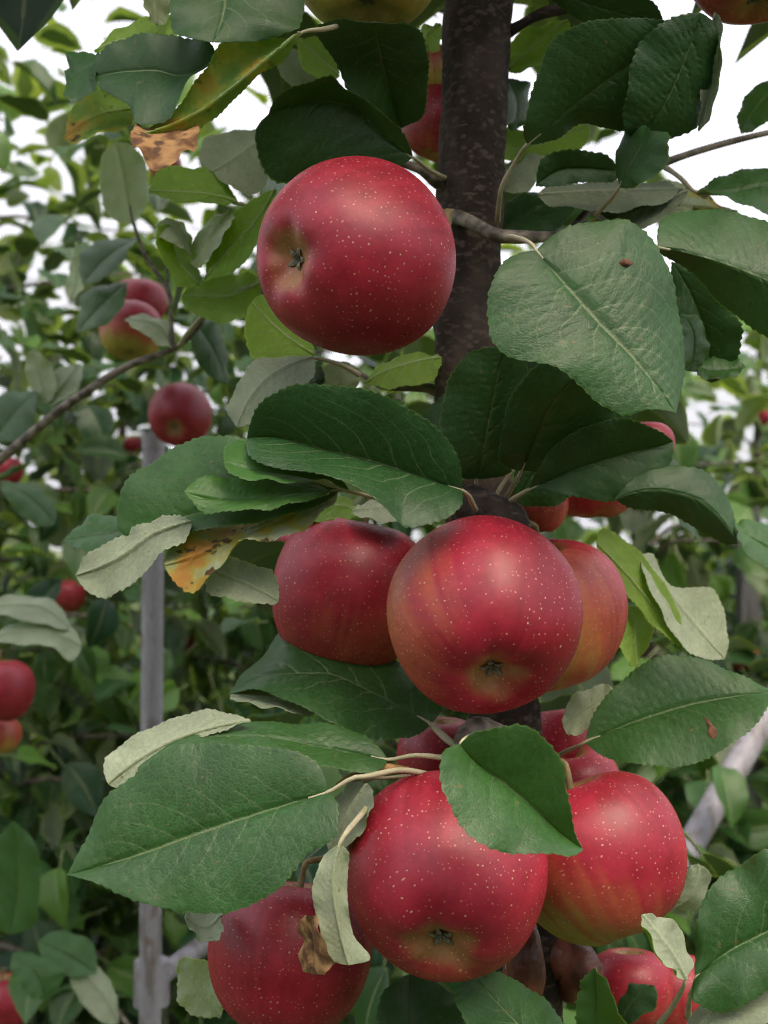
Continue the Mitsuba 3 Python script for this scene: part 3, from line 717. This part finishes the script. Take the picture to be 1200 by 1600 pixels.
near_leaf(0.53, [(345, 1590), (310, 1545), (278, 1500)], [(300, 1585), (278, 1550)], [(345, 1540), (322, 1500)], face='u', tone=10, dA=0.3)
near_leaf(0.44, [(575, 1225), (545, 1270), (515, 1330)], [(540, 1230), (512, 1280)], [(582, 1260), (555, 1310)], face='u', tone=5)
# right of the middle trio
near_leaf(0.55, [(932, 850), (985, 905), (1030, 960), (1082, 1022)], [(945, 826), (1002, 868), (1042, 920), (1064, 972)], [(938, 872), (960, 905), (1000, 952), (1042, 995)], face='u', tone=14, dA=0.8, dB=-0.4, label='bright yellow-green leaf lit from behind, right of the middle trio')
near_leaf(0.555, [(975, 948), (990, 990), (992, 1042)], [(1000, 950), (1020, 975), (1008, 1018)], [(965, 960), (968, 1000), (978, 1030)], face='u', tone=14)
near_leaf(0.56, [(1000, 868), (1060, 945), (1132, 1030)], [(1014, 865), (1050, 916), (1110, 921), (1135, 975)], [(1010, 905), (1045, 975), (1082, 1022)], face='u', tone=8, dA=1.0)
near_leaf(0.47, [(826, 765), (894, 736), (970, 712), (1052, 690)], [(850, 720), (905, 672), (970, 655), (1025, 672)], [(858, 767), (948, 782), (1002, 775), (1042, 735)], dA=-1.2, dB=-0.2, tone=2, pet=[(768, 818, 3), (795, 785, 1)], label='dark leaf arching right above the middle trio')
near_leaf(0.465, [(962, 780), (1020, 765), (1085, 778), (1130, 815), (1152, 850)], [(985, 752), (1050, 728), (1102, 738), (1132, 772), (1148, 815)], [(985, 792), (1040, 800), (1100, 832), (1138, 850)], dA=0.6, dB=0.8, dT=-0.5, tone=2, label='serrated dark leaf drooping at the right')
near_leaf(0.46, [(1150, 826), (1190, 850), (1250, 885)], [(1165, 814), (1210, 826)], [(1160, 855), (1198, 883)], tone=4, dA=0.8)
# dark leaves in front of the trunk
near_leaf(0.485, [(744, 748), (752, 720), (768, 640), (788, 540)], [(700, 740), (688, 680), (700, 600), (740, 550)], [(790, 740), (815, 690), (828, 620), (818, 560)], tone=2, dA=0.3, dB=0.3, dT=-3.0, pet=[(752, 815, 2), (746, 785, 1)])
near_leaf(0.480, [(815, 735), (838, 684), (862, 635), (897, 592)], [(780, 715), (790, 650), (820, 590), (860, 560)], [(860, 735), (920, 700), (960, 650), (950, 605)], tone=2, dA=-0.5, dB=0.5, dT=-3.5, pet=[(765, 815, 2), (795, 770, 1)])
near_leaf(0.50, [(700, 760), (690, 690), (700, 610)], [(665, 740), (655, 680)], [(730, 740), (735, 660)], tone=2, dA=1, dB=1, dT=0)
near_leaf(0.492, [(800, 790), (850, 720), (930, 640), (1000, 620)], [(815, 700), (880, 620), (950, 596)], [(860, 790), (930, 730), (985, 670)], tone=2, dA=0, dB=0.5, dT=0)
# right edge, upper
near_leaf(0.45, [(1028, 386), (1105, 402), (1200, 437), (1320, 500)], [(1032, 348), (1060, 333), (1112, 327), (1166, 340), (1210, 350), (1280, 400)], [(1030, 394), (1068, 416), (1142, 486), (1210, 530), (1290, 540)], dA=1.8, dB=1.2, dT=-0.5, tone=3, bulge=0.05, pet=[(925, 330, 8), (985, 370, 3)], label='large dark leaf reaching in from the right edge')
near_leaf(0.49, [(1050, 410), (1085, 470), (1105, 530), (1112, 598)], [(1088, 418), (1132, 470), (1158, 522), (1150, 568)], [(1048, 450), (1068, 530), (1085, 575)], tone=2, dA=-0.3, dB=-0.3, dT=2.0)
near_leaf(0.485, [(1065, 490), (1085, 530), (1075, 580)], [(1095, 500), (1105, 545), (1095, 572)], [(1060, 520), (1060, 560)], tone=4, dA=0.6)
near_leaf(0.50, [(1080, 555), (1110, 580), (1165, 572)], [(1110, 560), (1140, 560)], [(1090, 585), (1130, 592)], tone=4, dA=0.6, dB=-0.8)
near_leaf(0.52, [(1088, 300), (1140, 300), (1200, 288), (1270, 290)], [(1118, 282), (1166, 264), (1210, 268)], [(1128, 303), (1150, 316), (1210, 332)], tone=4, pet=[(1040, 262, 3), (1065, 280, 1)])
near_leaf(0.54, [(1158, 208), (1185, 165), (1250, 110)], [(1156, 170), (1180, 138), (1220, 115)], [(1185, 200), (1225, 165)], tone=5)
near_leaf(0.54, [(1020, 302), (1060, 318), (1152, 332)], [(1048, 282), (1110, 310)], [(1040, 336), (1100, 345)], face='u', tone=9, mat='sick_leaf_material')
near_leaf(0.535, [(1012, 300), (1030, 318), (1050, 345)], [(1030, 288), (1052, 310)], [(1012, 325), (1028, 345)], mat='dry_leaf_material', ruffle=0.003)
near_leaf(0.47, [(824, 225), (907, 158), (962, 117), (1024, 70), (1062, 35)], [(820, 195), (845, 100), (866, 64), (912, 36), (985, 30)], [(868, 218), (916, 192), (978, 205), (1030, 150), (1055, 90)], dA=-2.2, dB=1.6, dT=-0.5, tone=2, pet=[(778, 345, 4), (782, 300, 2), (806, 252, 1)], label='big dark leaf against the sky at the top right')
near_leaf(0.455, [(1095, 20), (1065, 110), (1028, 180), (988, 216)], [(1030, 40), (985, 110), (976, 185)], [(1122, 60), (1108, 125), (1088, 196), (1045, 214)], dA=-0.5, dB=1.0, tone=2, dT=2.0)
near_leaf(0.475, [(1118, 20), (1116, 110), (1092, 205)], [(1104, 60), (1095, 140)], [(1128, 60), (1120, 150)], face='u', tone=3, dA=-0.5)
near_leaf(0.48, [(968, 292), (985, 255), (1018, 205)], [(963, 260), (970, 215), (990, 198)], [(1000, 288), (1042, 250), (1046, 215)], tone=2, pet=[(930, 335, 3), (955, 310, 1)], dT=-2.0)
near_leaf(0.50, [(838, 290), (890, 262), (968, 268)], [(846, 250), (888, 235), (942, 242)], [(870, 290), (905, 284), (955, 283)], tone=2, dB=-0.2, dA=-0.5)
near_leaf(0.52, [(840, 306), (930, 300), (1060, 296)], [(870, 288), (960, 282), (1030, 284)], [(870, 322), (950, 330), (1030, 318)], face='u', tone=2)
near_leaf(0.52, [(1075, 300), (1000, 330), (930, 352)], [(1030, 295), (960, 310)], [(1030, 345), (970, 368)], face='u', tone=2)
near_leaf(0.50, [(820, -40), (900, 0), (1036, 34)], [(850, -60), (950, -30), (1015, 0)], [(850, -10), (920, 36), (990, 44)], tone=2, dA=-1.0, dB=0.6)
near_leaf(0.56, [(795, 112), (840, 72), (888, 32)], [(795, 80), (830, 42)], [(830, 108), (880, 62)], face='u', tone=12)
near_leaf(0.56, [(790, 122), (808, 165), (800, 205)], [(825, 130), (828, 175)], [(785, 150), (786, 190)], tone=2)
near_leaf(0.58, [(786, 250), (850, 225), (920, 196)], [(800, 215), (860, 198)], [(845, 246), (905, 235)], face='u', tone=14)
near_leaf(0.55, [(782, 300), (815, 270), (850, 244)], [(786, 262), (815, 243)], [(820, 298), (848, 272)], face='u', tone=6)
near_leaf(0.56, [(780, 360), (830, 330), (900, 300)], [(790, 315), (850, 300)], [(830, 372), (890, 340)], tone=2)
near_leaf(0.57, [(860, 350), (900, 325), (945, 305)], [(870, 322), (915, 302)], [(890, 352), (940, 335)], tone=6)
near_leaf(0.57, [(770, 200), (800, 235), (830, 225)], [(790, 200), (820, 205)], [(775, 240), (805, 250)], face='u', tone=14)
# upper left
near_leaf(0.47, [(340, -70), (352, 0), (332, 66)], [(290, -50), (268, 0), (270, 42), (300, 62)], [(450, -60), (474, 0), (466, 44), (400, 62)], dA=-0.8, dB=0.4, tone=3, label='two-toned leaf hanging from the top edge, dark on one side', dT=-2.2, relief=0.0004)
near_leaf(0.455, [(470, 52), (425, 88), (362, 140), (305, 180), (222, 212)], [(440, 60), (355, 62), (320, 112), (284, 158), (240, 196)], [(448, 84), (400, 122), (350, 168), (306, 206), (262, 218)], face='u', tone=11, mat='sick_leaf_material', dA=1.2, dB=0.6, bulge=0.35, pet=[(560, 30, 4), (510, 45, 1)], label='yellowing rolled leaf with a brown withered tip, upper left')
near_leaf(0.452, [(205, 205), (250, 218), (312, 205)], [(215, 196), (262, 196), (300, 196)], [(215, 235), (250, 262), (290, 240)], mat='dry_leaf_material', ruffle=0.0025, tooth=0.0012, label='crumpled brown leaf tip')
near_leaf(0.47, [(337, 88), (282, 119), (240, 110), (198, 112), (140, 120)], [(325, 66), (270, 57), (214, 55), (160, 82)], [(312, 112), (290, 132), (262, 185), (216, 196), (203, 165), (165, 142)], dA=0.2, dB=-1.4, tone=2, label='dark veined leaf with an eaten edge, upper left', relief=0.0005)
near_leaf(0.48, [(160, 100), (130, 108), (104, 130)], [(140, 82), (108, 84)], [(150, 130), (112, 156)], tone=2, tooth=0.0018, ruffle=0.002)
near_leaf(0.50, [(275, 72), (215, 62), (148, 82)], [(272, 26), (232, 27), (180, 50)], [(250, 85), (200, 85)], face='u', tone=13)
near_leaf(0.49, [(210, 172), (165, 178), (100, 218)], [(205, 140), (150, 130), (110, 172)], [(205, 196), (165, 205), (125, 220)], face='u', tone=12, mat='sick_leaf_material')
near_leaf(0.49, [(245, 40), (240, 0), (250, -50)], [(265, 20), (268, -20)], [(225, 10), (230, -30)], face='u', tone=8)
near_leaf(0.55, [(372, 318), (312, 304), (232, 300)], [(350, 283), (310, 261), (268, 261), (240, 278)], [(352, 318), (310, 316), (268, 312)], face='u', tone=12, pet=[(400, 330, 2), (385, 322, 1)])
near_leaf(0.56, [(410, 217), (370, 245), (333, 269)], [(400, 203), (355, 206), (318, 220), (312, 250)], [(420, 240), (421, 272), (396, 302), (358, 290)], face='u', tone=4, pet=[(470, 190, 2), (430, 208, 1)])
near_leaf(0.55, [(262, 350), (270, 395), (312, 446)], [(272, 352), (294, 400), (314, 428)], [(244, 362), (250, 392), (280, 445)], face='u', tone=12)
near_leaf(0.552, [(244, 358), (265, 346), (296, 400)], [(262, 342), (285, 348), (298, 375)], [(245, 372), (262, 375)], face='u', tone=10)
near_leaf(0.54, [(432, 296), (402, 345), (352, 400), (316, 442)], [(385, 318), (346, 360), (328, 405)], [(430, 330), (398, 390), (358, 426)], face='u', tone=12, dA=0.8)
near_leaf(0.548, [(362, 330), (330, 370), (306, 420)], [(335, 340), (310, 366), (298, 392)], [(362, 350), (346, 370), (325, 408)], face='u', tone=10)
near_leaf(0.56, [(408, 442), (350, 465), (284, 462)], [(390, 428), (350, 430), (310, 440)], [(404, 490), (350, 502), (300, 488)], face='u', tone=13, pet=[(280, 540, 3), (345, 470, 1)])
near_leaf(0.53, [(492, 556), (440, 520), (393, 474)], [(480, 520), (450, 470), (410, 462)], [(440, 562), (400, 563), (384, 520), (386, 488)], face='u', tone=13, dA=1)
near_leaf(0.50, [(492, 560), (430, 582), (385, 632), (372, 668)], [(455, 556), (400, 565), (372, 600), (358, 640)], [(492, 580), (460, 615), (420, 650)], face='u', tone=4, pet=[(560, 585, 3), (520, 566, 1)])
near_leaf(0.51, [(500, 560), (480, 600), (430, 640)], [(490, 565), (455, 602)], [(505, 590), (480, 620)], tone=2)
near_leaf(0.52, [(690, 560), (620, 575), (570, 600)], [(660, 552), (610, 562)], [(670, 595), (620, 605)], face='u', tone=13)
near_leaf(0.53, [(540, 565), (528, 600), (515, 640)], [(560, 580), (555, 620)], [(505, 580), (500, 620)], face='u', tone=5)
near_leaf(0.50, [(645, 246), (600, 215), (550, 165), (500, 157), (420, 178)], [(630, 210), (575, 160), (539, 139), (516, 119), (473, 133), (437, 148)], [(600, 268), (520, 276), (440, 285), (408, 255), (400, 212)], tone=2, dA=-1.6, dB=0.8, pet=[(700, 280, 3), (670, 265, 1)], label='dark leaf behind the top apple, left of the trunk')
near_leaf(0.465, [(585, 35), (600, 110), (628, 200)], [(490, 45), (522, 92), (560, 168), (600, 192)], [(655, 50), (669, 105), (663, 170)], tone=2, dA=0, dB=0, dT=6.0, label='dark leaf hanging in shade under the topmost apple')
near_leaf(0.60, [(530, 120), (495, 90), (465, 62)], [(525, 85), (490, 60)], [(500, 125), (470, 95)], face='u', tone=13)
near_leaf(0.62, [(480, 145), (460, 100), (440, 70)], [(500, 120), (475, 80)], [(455, 135), (435, 100)], face='u', tone=5)
near_leaf(0.56, [(690, 40), (668, 58), (672, 80)], [(665, 40), (655, 60)], [(690, 60), (688, 76)], face='u', tone=14)
near_leaf(0.52, [(560, 800), (500, 790), (440, 815)], [(540, 780), (490, 776)], [(540, 812), (490, 815)], face='u', tone=13)
near_leaf(0.50, [(640, 800), (600, 795), (550, 800)], [(630, 785), (590, 780)], [(620, 815), (580, 812)], face='u', tone=7)
near_leaf(0.53, [(960, 1080), (920, 1110), (880, 1135)], [(940, 1070), (895, 1090)], [(945, 1110), (900, 1150)], face='u', tone=10)
near_leaf(0.52, [(1000, 1440), (975, 1390), (965, 1350)], [(1060, 1410), (1070, 1370), (1050, 1350)], [(960, 1420), (950, 1380)], face='u', tone=8)
near_leaf(0.53, [(1090, 1350), (1080, 1395), (1040, 1420)], [(1110, 1380), (1080, 1420)], [(1065, 1360), (1045, 1395)], face='u', tone=6)
def wound(leaf, outline, name):
    """a dead brown crust standing on a leaf's upper skin; outline in points of the photograph"""
    q = SKIN[leaf] - CAM
    z = q @ FWD
    px = np.stack([600 + q @ RIGHT / z * FPX, 800 - q @ UP / z * FPX], 1)
    near = lambda x, y: z[np.argmin(((px - [x, y]) ** 2).sum(1))] - 0.0006
    pts = np.array([P(x, y, near(x, y)) for x, y in outline])
    c = pts.mean(0) - FWD * 0.0009
    ring = np.vstack([pts, c + (pts - c) * 0.55 - FWD * 0.0006, c[None]])
    n = len(pts); j = np.arange(n); j2 = (j + 1) % n
    f = np.vstack([np.stack([j, j2, j2 + n], 1), np.stack([j, j2 + n, j + n], 1), np.stack([j + n, j2 + n, 0 * j + 2 * n], 1)])
    put(leaf + '__' + name, (ring, f), 'scab_material')
TORN = [k for k in labels if labels[k].get('label', '').startswith('leaf with a torn')][0]
wound(TORN, [(1096, 1118), (1104, 1121), (1112, 1130), (1120, 1140), (1121, 1150), (1113, 1154), (1106, 1146), (1108, 1134)], 'dead_spot')
BROAD = [k for k in labels if labels[k].get('label', '').startswith('broad grey-green')][0]
wound(BROAD, [(966, 411), (974, 404), (984, 406), (990, 411), (982, 416), (972, 415)], 'dead_spot')
# lone petioles and dried stipules by the spurs
for i, (pts, r, mat) in enumerate([([(525, 1226, -4), (560, 1208, -4), (600, 1200, -4), (660, 1208, -3), (700, 1216, 0)], [0.0004, 0.0022, 0.0013, 0.0010, 0.001], 'dry_leaf_material'),
                                   ([(700, 1216, 0), (640, 1212, -2), (590, 1216, -3), (540, 1235, -3)], [0.001, 0.0009, 0.0008, 0.0006], 'petiole_material'),
                                   ([(760, 812, 1), (775, 775, 0), (800, 735, 0), (822, 705, 1)], [0.0013, 0.001, 0.0009, 0.0007], 'petiole_material'),
                                   ([(730, 812, 1), (712, 780, 0), (700, 762, -1)], [0.0013, 0.001, 0.0008], 'petiole_material')]):
    put(TREE + '__' + key(TREE + 'dry_stalk')[len(TREE):], tube(PP(pts, 0.485), r, 8, 30, rough=0.2, seed=i), mat)

# ------------------------------------------------------------------ the near apples
apple(551, 404, 0.453, 151, (-0.72, -0.16, 0.66), 'large deep red apple beside the dark trunk, its flower end turned left', red=1.02, pale=(-0.3, -0.5, 0.1), soft=0.18, tall=0.96, stem_to=(700, 330, 0.50))
apple(757, 966, 0.450, 152, (0.04, -0.62, 0.78), 'big red apple in front of the middle trio, yellowish on its left side', red=0.98, pale=(-1, -0.05, -0.1), soft=0.55, tall=0.92, stem_to=(760, 815, 0.50))
apple(545, 931, 0.522, 121, (-0.2, -0.98, 0.06), 'smaller red apple on the left of the middle trio', lobes=0.006, tall=1.02, red=0.80, pale=(0.5, -1, 0.1), soft=0.34, stem_to=(720, 815, 0.51))
apple(852, 962, 0.525, 126, (0.2, -0.95, -0.2), 'half hidden red and yellow apple on the right of the middle trio', red=0.60, pale=(-0.6, -0.3, 0.6), soft=0.45, stem_to=(790, 815, 0.51))
apple(697, 1372, 0.440, 156, (-0.11, -0.53, 0.84), 'shiny red apple with a star-shaped flower end, lower middle under the folded leaf', red=0.95, pale=(-0.2, -1, 0.3), soft=0.25, tall=0.92, stem_to=(740, 1180, 0.49))
apple(935, 1341, 0.478, 138, (0.38, -0.9, 0.22), 'pinkish red apple with a yellow-green base, at the lower right', red=0.74, pale=(-0.5, -1, 0.1), soft=0.58, stem_to=(820, 1230, 0.52))
apple(454, 1494, 0.500, 128, (-0.1, -0.95, 0.25), 'deep crimson apple at the lower left behind the hanging pale leaf', red=1.05, pale=(0.2, -1, 0), soft=0.12, stem_to=(600, 1330, 0.53))
apple(874, 1166, 0.590, 66, (0.1, -0.9, 0.2), 'pink apple peeping out under the middle trio, upper of two', red=0.85, soft=0.2, stem=False)
apple(892, 1232, 0.570, 78, (0.1, -0.9, -0.2), 'pink apple peeping out over the lower right apple', red=0.85, soft=0.2, stem=False)
apple(690, 1185, 0.575, 70, (0, -1, 0), 'dark red apple in the shade between the middle and lower clusters', red=1.0, soft=0.2, stem=False)
apple(572, -72, 0.480, 122, (0.05, -0.9, 0.3), 'olive and orange apple cut by the top edge', red=0.28, pale=(0, -1, 0.3), soft=0.3, tall=0.95)
apple(1178, -70, 0.480, 108, (0, -1, 0.1), 'dark red apple cut by the top right corner', red=0.8, soft=0.3)
apple(690, 196, 0.640, 62, (-0.3, -0.9, 0), 'pink apple squeezed between the shaded black leaf and the trunk', red=0.9, pale=(0, -1, 0), soft=0.35)
apple(690, 118, 0.640, 46, (0, -1, 0.1), 'yellow and pink apple left of the trunk above another pink one', red=0.35, soft=0.4)
apple(1010, 696, 0.600, 42, (0, -1, 0), 'pink apple tip showing over the dark arching leaf', red=0.8, soft=0.2, stem=False)
apple(928, 748, 0.560, 72, (0, -1, 0.1), 'orange-red apple underside below the dark arching leaf', red=0.72, soft=0.2, stem=False)
apple(838, 790, 0.535, 50, (0, -1, 0.1), 'small brownish apple directly above the middle trio', red=0.66, soft=0.2, stem=False)
apple(985, 1545, 0.560, 66, (0, -1, 0.2), 'pink apple at the bottom under the lower right apple', red=0.75, soft=0.2, stem=False)
apple(1050, 1555, 0.590, 70, (0, -1, 0.2), 'pale pink apple at the bottom behind the small curled leaf', red=0.70, soft=0.2, stem=False)

# ------------------------------------------------------------------ the apples behind
BG = [(205, 518, 0.96, 49, (0, -0.9, 0.3), 0.62, 'pink and yellow apple hanging above the dark red one at the left'),
      (218, 474, 1.02, 42, (0, -1, 0), 0.95, 'red apple partly behind the pink and yellow one'),
      (281, 650, 0.99, 50, (-0.05, -0.55, 0.8), 1.1, 'dark red apple in front of the top of the grey pole'),
      (-5, 1080, 1.15, 56, (0, -1, 0.1), 0.95, 'red apple cut by the left edge halfway down'),
      (0, 1150, 1.20, 32, (0, -1, 0), 0.4, 'orange apple at the left edge just under a red one'),
      (0, 1568, 1.15, 48, (0, -1, 0.1), 0.9, 'red apple in the bottom left corner'),
      (10, 737, 1.40, 26, (0, -1, 0), 0.9, 'dark red apple beneath the thin branch at the left edge'),
      (209, 697, 1.80, 17, (0, -1, 0), 0.9, 'tiny pinkish apple left of the grey pole'),
      (297, 996, 1.90, 22, (0, -1, 0), 0.8, 'small red apple just right of the grey pole'),
      (103, 932, 1.55, 30, (0, -1, 0), 0.7, 'brownish red apple below the curled pale leaf end'),
      (440, 866, 1.00, 40, (-0.8, 0.3, 0.3), 0.8, 'dull red apple seen through the gap left of the middle trio'),
      (945, 330, 0.85, 28, (0, -1, 0), 0.8, 'blurred dull red apple among dark leaves right of the trunk'),
      (258, 262, 0.95, 26, (0, -1, 0), 0.5, 'orange apple under the brown withered leaf tip'),
      (96, 206, 1.60, 13, (0, -1, 0), 0.8, 'tiny red apple against the sky, upper left'),
      (1165, 1030, 1.70, 22, (0, -1, 0), 0.9, 'small red apple beside the weathered post'),
      (1200, 655, 2.0, 16, (0, -1, 0), 0.8, 'tiny pink apple at the right edge')]
for i, (x, y, dd, r, cal, red, lab) in enumerate(BG):
    apple(x, y, dd, r, cal, lab, red=red, soft=0.75 if i == 0 else 0.3, pale=(-0.2, -1, 0.1), detail=False, stem=True)

# ------------------------------------------------------------------ a bough of the neighbouring tree at the left
SIDE = key('apple_tree')
tag(SIDE, 'neighbouring apple tree reaching in from the left with one long thin branch', 'tree')
put(SIDE + '__branch', tube(PP([(-150, 830, 4), (0, 718, 2), (120, 622, 0), (200, 572, 0), (280, 540, 0), (345, 435, -2)], 0.72), [0.0046, 0.0038, 0.0032, 0.0028, 0.0020, 0.0010], 10, 90, rough=0.2, seed=2), 'twig_material')
put(SIDE + '__twig', tube(PP([(268, 545, 0), (266, 470, 0), (225, 395, 0), (208, 345, 0), (203, 320, 0)], 0.72), [0.0022, 0.0018, 0.0017, 0.0014, 0.001], 8, 50, rough=0.25, seed=3), 'twig_material')
put(SIDE + '__twig_001', tube(PP([(266, 480, 0), (262, 430, 0), (255, 395, 0)], 0.72), [0.0014, 0.001, 0.0008], 8, 30), 'twig_material')
def side_leaf(d, *a, **k):
    return near_leaf(d, *a, tree=SIDE, **k)
side_leaf(0.72, [(207, 350), (196, 290), (182, 222)], [(170, 335), (157, 290), (160, 245)], [(226, 322), (231, 278), (215, 236)], face='u', tone=9, label='pale upright leaf against the white sky')
side_leaf(0.72, [(270, 545), (240, 505), (195, 500)], [(262, 505), (225, 492)], [(255, 540), (215, 515)], face='u', tone=8)
side_leaf(0.95, [(72, 632), (62, 590), (48, 548)], [(45, 600), (40, 570)], [(88, 600), (72, 560)], face='u', tone=7)
side_leaf(0.95, [(75, 632), (100, 600), (125, 568)], [(78, 600), (100, 572)], [(110, 618), (128, 592)], face='u', tone=6)
side_leaf(0.95, [(-10, 690), (20, 650), (58, 610)], [(-20, 640), (20, 612)], [(20, 690), (55, 655)], tone=3)
side_leaf(0.95, [(85, 820), (55, 785), (0, 752)], [(80, 780), (40, 755)], [(60, 822), (20, 790)], tone=4, dA=2, dB=-2)
side_leaf(0.90, [(-20, 1000), (60, 985), (128, 1010)], [(20, 975), (80, 965), (115, 985)], [(20, 1005), (80, 1010), (110, 1032)], face='u', tone=9)
side_leaf(0.91, [(-20, 950), (50, 945), (110, 985)], [(20, 930), (80, 938)], [(20, 965), (80, 978)], face='u', tone=8)
side_leaf(0.95, [(15, 1460), (30, 1370), (20, 1285)], [(-20, 1430), (-15, 1340)], [(60, 1430), (62, 1340)], tone=4)
side_leaf(0.95, [(150, 1520), (100, 1490), (60, 1470)], [(140, 1470), (90, 1455)], [(110, 1525), (70, 1500)], tone=4, dA=1.5, dB=-1.5)
side_leaf(0.90, [(20, 1490), (60, 1530), (70, 1560)], [(50, 1490), (100, 1520)], [(20, 1520), (45, 1555)], tone=4)
side_leaf(0.95, [(185, 1600), (150, 1540), (110, 1510)], [(170, 1530), (130, 1500)], [(150, 1590), (115, 1545)], face='u', tone=7)
side_leaf(0.85, [(130, 445), (170, 400), (215, 372)], [(125, 400), (165, 375)], [(150, 440), (200, 395)], tone=3)
side_leaf(0.85, [(120, 520), (165, 470), (200, 440)], [(125, 470), (165, 445)], [(155, 510), (195, 470)], tone=4)
side_leaf(0.80, [(300, 500), (330, 540), (355, 600)], [(330, 500), (355, 555)], [(300, 540), (330, 590)], tone=3)
side_leaf(0.90, [(110, 470), (120, 430), (118, 395)], [(105, 450), (108, 420)], [(130, 445), (132, 415)], face='u', tone=9)
